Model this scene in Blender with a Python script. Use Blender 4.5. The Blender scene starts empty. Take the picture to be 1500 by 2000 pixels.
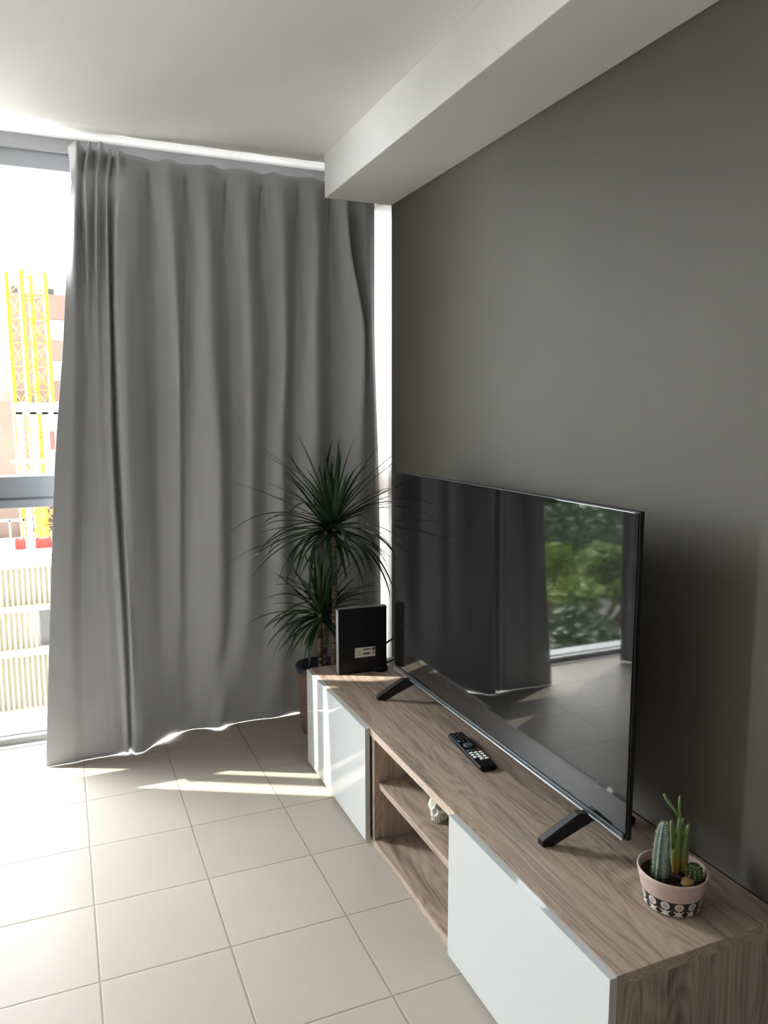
import bpy, bmesh, math, random
from mathutils import Vector, Matrix, noise
random.seed(7)
SC = bpy.context.scene
COL = SC.collection
PI = math.pi

# ------------------------------------------------------------------ camera
cam_d = bpy.data.cameras.new('camera')
cam_d.sensor_fit = 'HORIZONTAL'
cam_d.sensor_width = 36.0
cam_d.lens = 36.0 * 1501.0 / 1500.0
cam_d.clip_start = 0.02
cam_d.clip_end = 500
cam = bpy.data.objects.new('camera', cam_d)
COL.objects.link(cam)
YAW, PIT, ROL = 0.3985946, -0.1277086, -0.001658
fwd = Vector((math.sin(YAW)*math.cos(PIT), math.cos(YAW)*math.cos(PIT), math.sin(PIT)))
rt = Vector((math.cos(YAW), -math.sin(YAW), 0))
up = rt.cross(fwd)
r2 = rt*math.cos(ROL) + up*math.sin(ROL)
u2 = up*math.cos(ROL) - rt*math.sin(ROL)
cam.matrix_world = Matrix(((r2.x, u2.x, -fwd.x, -1.33103), (r2.y, u2.y, -fwd.y, -3.07346),
                           (r2.z, u2.z, -fwd.z, 1.43275), (0, 0, 0, 1)))
SC.camera = cam

# ------------------------------------------------------------------ view, world, sun
SC.view_settings.view_transform = 'Standard'
SC.view_settings.look = 'None'
SC.view_settings.gamma = 1.0
SC.view_settings.use_curve_mapping = False
SC.view_settings.exposure = 0.20
SKY = 50.0
SKY_FAR = 2.5
SUN = 17.0
w = bpy.data.worlds.new('sky')
SC.world = w
w.use_nodes = True
nt = w.node_tree
nt.nodes.clear()
wo = nt.nodes.new('ShaderNodeOutputWorld')
bg = nt.nodes.new('ShaderNodeBackground')
tcw = nt.nodes.new('ShaderNodeTexCoord')
# a hazy sky that is brightest around the sun's side and dim on the far side
dot = nt.nodes.new('ShaderNodeVectorMath')
dot.operation = 'DOT_PRODUCT'
dot.inputs[1].default_value = Vector((-0.42, 0.82, 0.26)).normalized()
nt.links.new(tcw.outputs['Generated'], dot.inputs[0])
mr = nt.nodes.new('ShaderNodeMapRange')
mr.interpolation_type = 'SMOOTHSTEP'
mr.inputs['From Min'].default_value = 0.40
mr.inputs['From Max'].default_value = 0.95
mr.inputs['To Min'].default_value = SKY_FAR
mr.inputs['To Max'].default_value = SKY
nt.links.new(dot.outputs['Value'], mr.inputs['Value'])
nt.links.new(mr.outputs[0], bg.inputs[1])
bg.inputs[0].default_value = (0.965, 0.98, 1.03, 1)
nt.links.new(bg.outputs[0], wo.inputs[0])

sun_d = bpy.data.lights.new('sun', 'SUN')
sun_d.energy = SUN
sun_d.angle = math.radians(0.55)
sun_d.color = (1.0, 0.94, 0.84)
sun = bpy.data.objects.new('sun', sun_d)
COL.objects.link(sun)
SUN_EL = math.atan(0.916)
to_sun = Vector((-0.882*math.cos(SUN_EL), 0.471*math.cos(SUN_EL), math.sin(SUN_EL)))
sun.rotation_euler = to_sun.to_track_quat('Z', 'Y').to_euler()
sun.location = (-8, 6, 9)

por_d = bpy.data.lights.new('window_portal', 'AREA')
por_d.shape = 'RECTANGLE'
por_d.size = 1.15
por_d.size_y = 2.44
por_d.cycles.is_portal = True
por = bpy.data.objects.new('window_portal', por_d)
COL.objects.link(por)
por.location = (-1.68, 0.44, 1.22)
por.rotation_euler = (-PI/2, 0, 0)

por2 = bpy.data.objects.new('added_window_portal', por_d.copy())  # sampling portal for the added window out of view
por2.data.size = 0.9
COL.objects.link(por2)
por2.location = (-4.4, 0.44, 1.22)
por2.rotation_euler = (-PI/2, 0, 0)

SC.cycles.max_bounces = 12
SC.cycles.diffuse_bounces = 8
SC.cycles.glossy_bounces = 6
SC.cycles.transparent_max_bounces = 12
SC.cycles.sample_clamp_indirect = 8.0
SC.cycles.caustics_reflective = False

# ------------------------------------------------------------------ materials
def L(v):
    v /= 255.0
    return v/12.92 if v <= 0.04045 else ((v+0.055)/1.055)**2.4

def mat(name, rgb, rough=0.5, spec=0.5, metal=0.0, ior=1.5, coat=0.0, emit=None):
    m = bpy.data.materials.new(name)
    m.use_nodes = True
    b = m.node_tree.nodes['Principled BSDF']
    b.inputs['Base Color'].default_value = (*rgb, 1)
    b.inputs['Roughness'].default_value = rough
    b.inputs['Specular IOR Level'].default_value = spec
    b.inputs['Metallic'].default_value = metal
    b.inputs['IOR'].default_value = ior
    b.inputs['Coat Weight'].default_value = coat
    if emit:
        b.inputs['Emission Color'].default_value = (*rgb, 1)
        b.inputs['Emission Strength'].default_value = emit
    return m

def nodes(m):
    t = m.node_tree
    return t, t.nodes, t.links, t.nodes['Principled BSDF']

def coords(m, scale=(1, 1, 1), rot=(0, 0, 0), kind='Object'):
    t, N, K, b = nodes(m)
    tc = N.new('ShaderNodeTexCoord')
    mp = N.new('ShaderNodeMapping')
    mp.inputs['Scale'].default_value = scale
    mp.inputs['Rotation'].default_value = rot
    K.new(tc.outputs[kind], mp.inputs[0])
    return mp.outputs[0]

def add_noise(m, scale, detail=3, vec=None, rough=0.5, dist=0.0):
    t, N, K, b = nodes(m)
    n = N.new('ShaderNodeTexNoise')
    n.inputs['Scale'].default_value = scale
    n.inputs['Detail'].default_value = detail
    n.inputs['Roughness'].default_value = rough
    n.inputs['Distortion'].default_value = dist
    if vec is not None:
        K.new(vec, n.inputs['Vector'])
    return n.outputs['Fac']

def ramp(m, fac, stops, interp='LINEAR'):
    t, N, K, b = nodes(m)
    r = N.new('ShaderNodeValToRGB')
    r.color_ramp.interpolation = interp
    e = r.color_ramp.elements
    e[0].position, e[0].color = stops[0][0], (*stops[0][1], 1)
    e[1].position, e[1].color = stops[-1][0], (*stops[-1][1], 1)
    for p, c in stops[1:-1]:
        x = e.new(p)
        x.color = (*c, 1)
    K.new(fac, r.inputs[0])
    return r.outputs[0]

def bump(m, h, strength=0.1, dist=0.01):
    t, N, K, b = nodes(m)
    bp = N.new('ShaderNodeBump')
    bp.inputs['Strength'].default_value = strength
    bp.inputs['Distance'].default_value = dist
    K.new(h, bp.inputs['Height'])
    K.new(bp.outputs[0], b.inputs['Normal'])

def math_node(m, op, a, b_=None, c=None):
    t, N, K, b = nodes(m)
    n = N.new('ShaderNodeMath')
    n.operation = op
    for i, v in enumerate((a, b_, c)):
        if v is None:
            continue
        if isinstance(v, (int, float)):
            n.inputs[i].default_value = v
        else:
            K.new(v, n.inputs[i])
    return n.outputs[0]

def mottled(name, rgb, amt=0.12, scale=6, rough=0.6, spec=0.4, bscale=None, bstr=0.1, bdist=0.002, stretch=(1, 1, 1), **kw):
    m = mat(name, rgb, rough, spec, **kw)
    v = coords(m, stretch)
    f = add_noise(m, scale, 4, v)
    lo = tuple(c*(1-amt) for c in rgb)
    hi = tuple(min(1, c*(1+amt)) for c in rgb)
    K = m.node_tree.links
    K.new(ramp(m, f, [(0.3, lo), (0.7, hi)]), m.node_tree.nodes['Principled BSDF'].inputs['Base Color'])
    if bscale:
        bump(m, add_noise(m, bscale, 3, v), bstr, bdist)
    return m

M = {}
M['ceiling'] = mottled('ceiling_paint', (0.88, 0.88, 0.88), 0.02, 3, 0.85, 0.2, 60, 0.06, 0.002)
M['beam'] = mottled('beam_paint', (0.79, 0.795, 0.785), 0.02, 3, 0.8, 0.2, 60, 0.05, 0.002)
M['white_wall'] = mottled('white_wall_paint', (0.88, 0.875, 0.865), 0.02, 3, 0.8, 0.25, 50, 0.08, 0.002)
M['wall'] = mottled('grey_wall_paint', (0.088, 0.081, 0.069), 0.07, 2.2, 0.62, 0.35, 160, 0.16, 0.002)

def tile_material():
    m = mat('floor_tiles', (0.5, 0.45, 0.38), 0.32, 0.02)
    t, N, K, b = nodes(m)
    tc = N.new('ShaderNodeTexCoord')
    s = N.new('ShaderNodeSeparateXYZ')
    K.new(tc.outputs['Object'], s.inputs[0])
    def axis(o, off):
        a = math_node(m, 'SUBTRACT', o, off)
        a = math_node(m, 'DIVIDE', a, 0.333)
        cell = math_node(m, 'FLOOR', a)
        f = math_node(m, 'FRACT', a)
        f = math_node(m, 'SUBTRACT', f, 0.5)
        f = math_node(m, 'ABSOLUTE', f)
        return math_node(m, 'SUBTRACT', 0.5, f), cell
    dx, cx = axis(s.outputs['X'], -1.3044)
    dy, cy = axis(s.outputs['Y'], -0.4819)
    d = math_node(m, 'MINIMUM', dx, dy)
    edge = N.new('ShaderNodeMapRange')
    edge.interpolation_type = 'SMOOTHSTEP'
    edge.inputs['From Min'].default_value = 0.0035
    edge.inputs['From Max'].default_value = 0.0075
    K.new(d, edge.inputs['Value'])
    cmb = N.new('ShaderNodeCombineXYZ')
    K.new(cx, cmb.inputs[0])
    K.new(cy, cmb.inputs[1])
    wn = N.new('ShaderNodeTexWhiteNoise')
    K.new(cmb.outputs[0], wn.inputs['Vector'])
    n1 = add_noise(m, 3.0, 5, tc.outputs['Object'])
    n2 = add_noise(m, 260.0, 2, tc.outputs['Object'])
    v = math_node(m, 'MULTIPLY', n1, 0.12)
    v = math_node(m, 'ADD', v, math_node(m, 'MULTIPLY', wn.outputs['Value'], 0.05))
    v = math_node(m, 'ADD', v, math_node(m, 'MULTIPLY', n2, 0.14))
    v = math_node(m, 'ADD', v, 0.86)
    mix = N.new('ShaderNodeMix')
    mix.data_type = 'RGBA'
    mix.blend_type = 'MULTIPLY'
    mix.inputs['Factor'].default_value = 1
    mix.inputs['A'].default_value = (0.345, 0.313, 0.268, 1)
    K.new(v, mix.inputs['B'])
    mx = N.new('ShaderNodeMix')
    mx.data_type = 'RGBA'
    mx.inputs['A'].default_value = (0.22, 0.19, 0.155, 1)
    K.new(mix.outputs['Result'], mx.inputs['B'])
    K.new(edge.outputs[0], mx.inputs['Factor'])
    K.new(mx.outputs['Result'], b.inputs['Base Color'])
    rr = N.new('ShaderNodeMapRange')
    rr.inputs['To Min'].default_value = 0.7
    rr.inputs['To Max'].default_value = 0.34
    K.new(edge.outputs[0], rr.inputs['Value'])
    K.new(rr.outputs[0], b.inputs['Roughness'])
    e2 = N.new('ShaderNodeMapRange')
    e2.interpolation_type = 'SMOOTHSTEP'
    e2.inputs['From Min'].default_value = 0.002
    e2.inputs['From Max'].default_value = 0.014
    K.new(d, e2.inputs['Value'])
    h = math_node(m, 'ADD', e2.outputs[0], math_node(m, 'MULTIPLY', n1, 0.25))
    bump(m, h, 0.5, 0.0016)
    return m
M['tiles'] = tile_material()

def wood(name, grain, light=(0.36, 0.280, 0.220), dark=(0.110, 0.076, 0.058), seed=0.0):
    m = mat(name, light, 0.42, 0.4)
    t, N, K, b = nodes(m)
    tc = N.new('ShaderNodeTexCoord')
    # long noise stretched along the grain
    sc = {'Y': (22, 1.25, 22), 'Z': (22, 22, 1.25)}[grain]
    mp = N.new('ShaderNodeMapping')
    mp.inputs['Scale'].default_value = sc
    mp.inputs['Location'].default_value = (seed, seed*1.7, seed*0.6)
    K.new(tc.outputs['Object'], mp.inputs[0])
    broad = add_noise(m, 1.3, 5, mp.outputs[0], 0.6, 0.45)
    mp2 = N.new('ShaderNodeMapping')
    mp2.inputs['Scale'].default_value = tuple(v*4.0 if v > 2 else v*1.8 for v in sc)
    K.new(tc.outputs['Object'], mp2.inputs[0])
    fine = add_noise(m, 2.4, 6, mp2.outputs[0], 0.65, 0.3)
    # cathedral figure: contour lines of a slow stretched noise
    mp3 = N.new('ShaderNodeMapping')
    mp3.inputs['Scale'].default_value = tuple(v*0.30 if v > 2 else v*0.8 for v in sc)
    mp3.inputs['Location'].default_value = (seed+2.3, 0.4, 1.0)
    K.new(tc.outputs['Object'], mp3.inputs[0])
    slow = add_noise(m, 1.1, 1.5, mp3.outputs[0], 0.45, 0.4)
    rings = math_node(m, 'FRACT', math_node(m, 'MULTIPLY', slow, 26.0))
    rings = math_node(m, 'ABSOLUTE', math_node(m, 'SUBTRACT', rings, 0.5))
    v = math_node(m, 'MULTIPLY', broad, 0.55)
    v = math_node(m, 'ADD', v, math_node(m, 'MULTIPLY', fine, 0.45))
    v = math_node(m, 'ADD', v, math_node(m, 'MULTIPLY', rings, 0.22))
    mid = tuple((a*0.6+c*0.4) for a, c in zip(light, dark))
    col = ramp(m, v, [(0.36, dark), (0.50, mid), (0.60, light), (0.78, tuple(min(1, c*1.28) for c in light))])
    K.new(col, b.inputs['Base Color'])
    bump(m, fine, 0.12, 0.0006)
    return m
M['wood_y'] = wood('walnut_laminate_lengthwise', 'Y')
M['wood_z'] = wood('walnut_laminate_upright', 'Z', seed=3.1)
M['wood_edge'] = wood('walnut_laminate_edge', 'Y', (0.48, 0.385, 0.30), (0.30, 0.225, 0.17), 1.3)
M['gloss_white'] = mat('gloss_white_lacquer', (0.47, 0.485, 0.478), 0.03, 0.5, ior=1.62)
M['door_edge'] = mat('door_edge_grey', (0.42, 0.415, 0.395), 0.35)
M['black_plastic'] = mottled('black_plastic', (0.007, 0.007, 0.008), 0.2, 40, 0.5, 0.2, 300, 0.1, 0.0005)
M['tv_plastic'] = mat('tv_black_casing', (0.008, 0.008, 0.009), 0.5, 0.2)
M['screen'] = mat('tv_glass_screen', (0.004, 0.0045, 0.005), 0.035, 0.5, ior=1.62)
M['silver'] = mat('brushed_dark_metal', (0.42, 0.45, 0.47), 0.28, metal=1.0)
M['dark_trim'] = mat('dark_metal_trim', (0.06, 0.07, 0.075), 0.3, metal=0.6)
M['router'] = mat('router_black_case', (0.006, 0.007, 0.009), 0.45, 0.2)
M['router_edge'] = mat('router_grey_edge', (0.20, 0.21, 0.205), 0.4)
M['label'] = mat('label_paper', (0.50, 0.50, 0.46), 0.5)
M['label_ink'] = mat('label_ink', (0.03, 0.03, 0.03), 0.5)
M['button_white'] = mat('white_rubber_button', (0.80, 0.80, 0.78), 0.5)
M['button_dark'] = mat('dark_rubber_button', (0.055, 0.065, 0.075), 0.5)
M['button_red'] = mat('red_rubber_button', (0.35, 0.03, 0.03), 0.5)
M['button_teal'] = mat('blue_grey_button', (0.16, 0.28, 0.36), 0.5)
M['window_rail_glare'] = mottled('window_rail_glare_grey', (0.30, 0.31, 0.33), 0.05, 10, 0.4, 0.5)  # frame metal made lighter: lens glare put into the head rail's colour
M['window_metal'] = mottled('window_aluminium_grey', (0.14, 0.148, 0.155), 0.05, 10, 0.4, 0.5)
M['window_head'] = mottled('window_head_light_grey', (0.36, 0.365, 0.375), 0.04, 8, 0.55, 0.4)
M['sill'] = mottled('sill_pale_metal', (0.20, 0.20, 0.19), 0.05, 8, 0.45, 0.4)
M['ceramic'] = mottled('plaster_white_green', (0.56, 0.57, 0.49), 0.10, 60, 0.65, 0.3, 220, 0.3, 0.001)
M['pot_pink'] = mottled('matte_pink_ceramic', (0.44, 0.335, 0.295), 0.04, 30, 0.45, 0.4)
M['pot_black'] = mat('black_glaze', (0.018, 0.016, 0.016), 0.4)
M['pot_white'] = mat('cream_glaze', (0.66, 0.61, 0.54), 0.45)
M['soil'] = mottled('dark_potting_soil', (0.022, 0.016, 0.012), 0.5, 90, 0.9, 0.2, 200, 0.8, 0.004)
M['cable'] = mat('black_cable', (0.01, 0.01, 0.01), 0.4)

def curtain_material():
    m = mat('grey_blackout_fabric', (0.385, 0.393, 0.41), 0.55, 0.35)
    t, N, K, b = nodes(m)
    b.inputs['Sheen Weight'].default_value = 0.25
    b.inputs['Sheen Roughness'].default_value = 0.4
    tc = N.new('ShaderNodeTexCoord')
    mp = N.new('ShaderNodeMapping')
    mp.inputs['Scale'].default_value = (900, 900, 420)
    K.new(tc.outputs['Object'], mp.inputs[0])
    n = add_noise(m, 1.0, 1, mp.outputs[0])
    n2 = add_noise(m, 5.0, 3, tc.outputs['Object'])
    bump(m, math_node(m, 'ADD', math_node(m, 'MULTIPLY', n, 0.3), math_node(m, 'MULTIPLY', n2, 1.0)), 0.22, 0.004)
    return m
M['curtain'] = curtain_material()

def glass_material():
    m = bpy.data.materials.new('clear_window_glass')
    m.use_nodes = True
    t = m.node_tree
    t.nodes.clear()
    o = t.nodes.new('ShaderNodeOutputMaterial')
    mx = t.nodes.new('ShaderNodeMixShader')
    tr = t.nodes.new('ShaderNodeBsdfTransparent')
    tr.inputs[0].default_value = (0.97, 0.985, 0.98, 1)
    gl = t.nodes.new('ShaderNodeBsdfGlossy')
    gl.inputs['Roughness'].default_value = 0.02
    lw = t.nodes.new('ShaderNodeLayerWeight')
    lw.inputs['Blend'].default_value = 0.5
    pw = t.nodes.new('ShaderNodeMath')
    pw.operation = 'POWER'
    pw.inputs[1].default_value = 5.0
    t.links.new(lw.outputs['Facing'], pw.inputs[0])
    ma = t.nodes.new('ShaderNodeMath')
    ma.operation = 'MULTIPLY_ADD'
    ma.inputs[1].default_value = 0.9
    ma.inputs[2].default_value = 0.03
    t.links.new(pw.outputs[0], ma.inputs[0])
    t.links.new(ma.outputs[0], mx.inputs[0])
    t.links.new(tr.outputs[0], mx.inputs[1])
    t.links.new(gl.outputs[0], mx.inputs[2])
    t.links.new(mx.outputs[0], o.inputs[0])
    return m
M['glass'] = glass_material()

def leaf_mat(name, a, b_, rough=0.4, trans=0.0):
    m = mat(name, a, rough, 0.4)
    t, N, K, b = nodes(m)
    oi = N.new('ShaderNodeNewGeometry')
    K.new(ramp(m, oi.outputs['Random Per Island'], [(0.0, a), (1.0, b_)]), b.inputs['Base Color'])
    return m
M['dracaena_leaf'] = leaf_mat('dracaena_leaf', (0.014, 0.042, 0.014), (0.040, 0.095, 0.028), 0.35)

def bark_material():
    m = mat('dracaena_bark', (0.2, 0.15, 0.09), 0.75, 0.2)
    t, N, K, b = nodes(m)
    v = coords(m, (8, 8, 42))
    f = add_noise(m, 2.2, 3, v, 0.6, 0.6)
    K.new(ramp(m, f, [(0.38, (0.060, 0.042, 0.028)), (0.52, (0.20, 0.145, 0.09)), (0.66, (0.34, 0.27, 0.18))]), b.inputs['Base Color'])
    bump(m, f, 0.6, 0.004)
    return m
M['bark'] = bark_material()

def basket_material():
    m = mat('brown_woven_planter', (0.2, 0.12, 0.09), 0.6, 0.3)
    t, N, K, b = nodes(m)
    v = coords(m, (1, 1, 1))
    wv = N.new('ShaderNodeTexWave')
    wv.wave_type = 'BANDS'
    wv.bands_direction = 'Z'
    wv.inputs['Scale'].default_value = 28
    wv.inputs['Distortion'].default_value = 2.5
    wv.inputs['Detail'].default_value = 2
    K.new(v, wv.inputs['Vector'])
    K.new(ramp(m, wv.outputs['Fac'], [(0.0, (0.13, 0.075, 0.055)), (1.0, (0.24, 0.15, 0.115))]), b.inputs['Base Color'])
    bump(m, wv.outputs['Fac'], 0.5, 0.002)
    return m
M['basket'] = basket_material()
M['pot_navy'] = mat('navy_inner_pot', (0.025, 0.035, 0.065), 0.35)

# outside
M['brick_far'] = mottled('pinkish_brown_render', (0.19, 0.145, 0.125), 0.12, 0.4, 0.85, 0.1)
M['pale_far'] = mottled('pale_far_render', (0.72, 0.68, 0.60), 0.05, 0.4, 0.85, 0.1)
M['far_window'] = mat('far_window_pane', (0.50, 0.54, 0.58), 0.3)
M['crane_yellow'] = mat('crane_yellow_paint', (0.62, 0.36, 0.01), 0.5)
M['crane_orange'] = mat('crane_orange_paint', (0.50, 0.20, 0.02), 0.5)
M['far_white'] = mottled('white_concrete', (0.80, 0.79, 0.76), 0.04, 0.6, 0.8, 0.1)
M['slat_yellow'] = mottled('pale_yellow_slats', (0.66, 0.58, 0.34), 0.06, 2, 0.6, 0.2)
M['slat_white'] = mat('white_slat_gap', (0.80, 0.80, 0.76), 0.6)
M['far_red'] = mottled('red_safety_barrier', (0.42, 0.05, 0.04), 0.1, 3, 0.6, 0.2)
M['far_dark'] = mat('dark_far_opening', (0.13, 0.13, 0.13), 0.7)
M['ground'] = mottled('pale_construction_ground', (0.84, 0.81, 0.77), 0.12, 0.9, 0.9, 0.1)
M['tree_a'] = leaf_mat('tree_leaf_dark', (0.09, 0.14, 0.08), (0.19, 0.27, 0.14), 0.6)
M['tree_b'] = leaf_mat('tree_leaf_light', (0.20, 0.29, 0.06), (0.34, 0.44, 0.11), 0.6)

# ------------------------------------------------------------------ helpers
def link(name, bm, m, parent=None, smooth=False, bevel=0.0, seg=2, autosmooth=False):
    me = bpy.data.meshes.new(name)
    bmesh.ops.recalc_face_normals(bm, faces=bm.faces[:])
    if bevel > 0:
        bmesh.ops.bevel(bm, geom=bm.edges[:], offset=bevel, segments=seg, profile=0.5, affect='EDGES', clamp_overlap=True)
    bm.to_mesh(me)
    bm.free()
    ms = m if isinstance(m, (list, tuple)) else [m]
    for k in ms:
        me.materials.append(k)
    if smooth:
        for p in me.polygons:
            p.use_smooth = True
    o = bpy.data.objects.new(name, me)
    COL.objects.link(o)
    if autosmooth:
        md = o.modifiers.new('split', 'EDGE_SPLIT')
        md.split_angle = math.radians(35)
        for p in me.polygons:
            p.use_smooth = True
    if parent is not None:
        o.parent = parent
    return o

def tag(o, label=None, cat=None, group=None, kind=None):
    if label: o['label'] = label
    if cat: o['category'] = cat
    if group: o['group'] = group
    if kind: o['kind'] = kind
    return o

def empty(name, loc=(0, 0, 0), rz=0.0):
    o = bpy.data.objects.new(name, None)
    o.empty_display_size = 0.05
    o.location = loc
    o.rotation_euler = (0, 0, rz)
    COL.objects.link(o)
    return o

def box(bm, x0, x1, y0, y1, z0, z1, mi=0):
    vs = [bm.verts.new(p) for p in ((x0,y0,z0),(x1,y0,z0),(x1,y1,z0),(x0,y1,z0),(x0,y0,z1),(x1,y0,z1),(x1,y1,z1),(x0,y1,z1))]
    for q in ((0,3,2,1),(4,5,6,7),(0,1,5,4),(1,2,6,5),(2,3,7,6),(3,0,4,7)):
        f = bm.faces.new([vs[i] for i in q])
        f.material_index = mi
    return vs

def boxobj(name, b, m, parent=None, bevel=0.0, origin=None, **kw):
    bm = bmesh.new()
    box(bm, *b)
    return link(name, bm, m, parent, bevel=bevel, **kw)

def tube(bm, pts, rads, n=10, cap=True, mi=0):
    pts = [Vector(p) for p in pts]
    if isinstance(rads, (int, float)):
        rads = [rads]*len(pts)
    rings = []
    t0 = (pts[1]-pts[0]).normalized()
    ref = Vector((0, 0, 1)) if abs(t0.z) < 0.9 else Vector((1, 0, 0))
    nrm = t0.cross(ref).normalized()
    for i, p in enumerate(pts):
        t = (pts[min(i+1, len(pts)-1)] - pts[max(i-1, 0)]).normalized()
        nrm = (nrm - t*nrm.dot(t)).normalized()
        bi = t.cross(nrm)
        rings.append([bm.verts.new(p + (nrm*math.cos(a) + bi*math.sin(a))*rads[i]) for a in [2*PI*k/n for k in range(n)]])
    for a, b_ in zip(rings, rings[1:]):
        for k in range(n):
            f = bm.faces.new((a[k], a[(k+1) % n], b_[(k+1) % n], b_[k]))
            f.smooth = True
            f.material_index = mi
    if cap:
        bm.faces.new(rings[0][::-1]).material_index = mi
        bm.faces.new(rings[-1]).material_index = mi

def lathe(bm, prof, n=48, mi=0, close_top=False, close_bot=False, cx=0, cy=0):
    rings = [[bm.verts.new((cx+r*math.cos(2*PI*k/n), cy+r*math.sin(2*PI*k/n), z)) for k in range(n)] for r, z in prof]
    for a, b_ in zip(rings, rings[1:]):
        for k in range(n):
            f = bm.faces.new((a[k], a[(k+1) % n], b_[(k+1) % n], b_[k]))
            f.smooth = True
            f.material_index = mi
    if close_bot: bm.faces.new(rings[0][::-1]).material_index = mi
    if close_top: bm.faces.new(rings[-1]).material_index = mi
    return rings

def struct(o):
    o['kind'] = 'structure'
    return o

# ------------------------------------------------------------------ room shell
XL = -5.3      # left wall
YB = -5.4      # wall behind the camera
struct(boxobj('floor', (XL-0.1, 0.3, YB-0.1, 0.47, -0.15, 0.0), M['tiles']))

bm = bmesh.new()
prof = [(YB-0.1, 2.463), (-0.03, 2.463), (0.03, 2.466), (0.10, 2.478), (0.33, 2.530), (0.44, 2.545), (0.66, 2.547), (0.66, 2.80), (YB-0.1, 2.80)]
a = [bm.verts.new((XL-0.1, y, z)) for y, z in prof]
b_ = [bm.verts.new((0.28, y, z)) for y, z in prof]
bm.faces.new(a); bm.faces.new(b_[::-1])
for i in range(len(prof)):
    j = (i+1) % len(prof)
    bm.faces.new((a[i], b_[i], b_[j], a[j]))
struct(link('ceiling', bm, M['ceiling']))

struct(boxobj('trim_1', (-0.294, 0.0, YB, 0.0, 2.294, 2.463), M['beam'], bevel=0.003))
struct(boxobj('wall_right', (0.0, 0.135, YB-0.1, 0.0, -0.1, 2.50), M['wall']))
struct(boxobj('wall_recess', (0.125, 0.27, 0.0, 0.66, -0.1, 2.585), M['wall']))
struct(boxobj('wall_left', (XL-0.12, XL, YB-0.1, 0.66, -0.1, 2.585), M['white_wall']))
struct(boxobj('wall_behind', (XL, 0.0, YB-0.12, YB, -0.1, 2.5), M['white_wall']))
bmw = bmesh.new()
box(bmw, -3.95, -3.02, 0.46, 0.66, -0.1, 2.585)
box(bmw, XL, -3.95, 0.46, 0.66, 2.43, 2.585)
box(bmw, XL, -4.85, 0.46, 0.66, -0.1, 2.43)
struct(link('wall_window_side', bmw, M['white_wall']))

# window: head casing, frame, transom bar, sill track, stile, panes
win = empty('window_1', (-1.05, 0.5, 0.0))
struct(win)
def wp(name, b, m, bevel=0.002):
    o = boxobj(name, b, m, None, bevel)
    o.parent = win
    o.matrix_parent_inverse = Matrix.Translation((1.05, -0.5, 0))
    return o
wp('head_casing', (-3.04, 0.125, 0.475, 0.64, 2.492, 2.555), M['window_head'])
wp('head_rail', (-3.04, 0.125, 0.500, 0.62, 2.424, 2.492), M['window_rail_glare'])
bmT = bmesh.new()
box(bmT, -3.04, 0.125, 0.490, 0.60, 1.082, 1.172)
box(bmT, -3.04, 0.125, 0.480, 0.60, 1.040, 1.074)
box(bmT, -3.04, 0.125, 0.496, 0.60, 1.072, 1.084)
o = link('transom_bar', bmT, M['window_metal'], None, bevel=0.002)
o.parent = win; o.matrix_parent_inverse = Matrix.Translation((1.05, -0.5, 0))
bmT = bmesh.new()
box(bmT, -3.04, 0.125, 0.46, 0.66, -0.12, 0.004)
box(bmT, -3.04, 0.125, 0.50, 0.53, 0.003, 0.030)
box(bmT, -3.04, 0.125, 0.57, 0.66, 0.003, 0.022)
o = link('sill_track', bmT, M['sill'], None, bevel=0.0015)
o.parent = win; o.matrix_parent_inverse = Matrix.Translation((1.05, -0.5, 0))
wp('stile', (-2.060, -2.020, 0.465, 0.525, 1.165, 2.43), M['window_metal'])
wp('jamb', (-3.04, -2.99, 0.455, 0.62, 0.0, 2.49), M['window_metal'])
wp('upper_pane', (-3.04, 0.125, 0.553, 0.556, 1.165, 2.43), M['glass'], 0)
wp('lower_pane', (-3.04, 0.125, 0.545, 0.548, 0.02, 1.045), M['glass'], 0)

win_added = empty('added_light_window', (-4.4, 0.5, 0.0))  # unseen window added to let in more daylight and lift the ceiling
struct(win_added)
for nm, b, mm in (('frame', (-4.85, -3.95, 0.50, 0.58, 2.36, 2.43), M['window_metal']), ('transom_bar', (-4.85, -3.95, 0.50, 0.58, 1.04, 1.17), M['window_metal']),
                  ('sill_track', (-4.85, -3.95, 0.46, 0.66, -0.12, 0.02), M['sill']), ('pane', (-4.85, -3.95, 0.553, 0.556, 0.02, 2.36), M['glass'])):
    o = boxobj(nm, b, mm)
    o.parent = win_added
    o.matrix_parent_inverse = Matrix.Translation((4.4, -0.5, 0))

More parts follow.
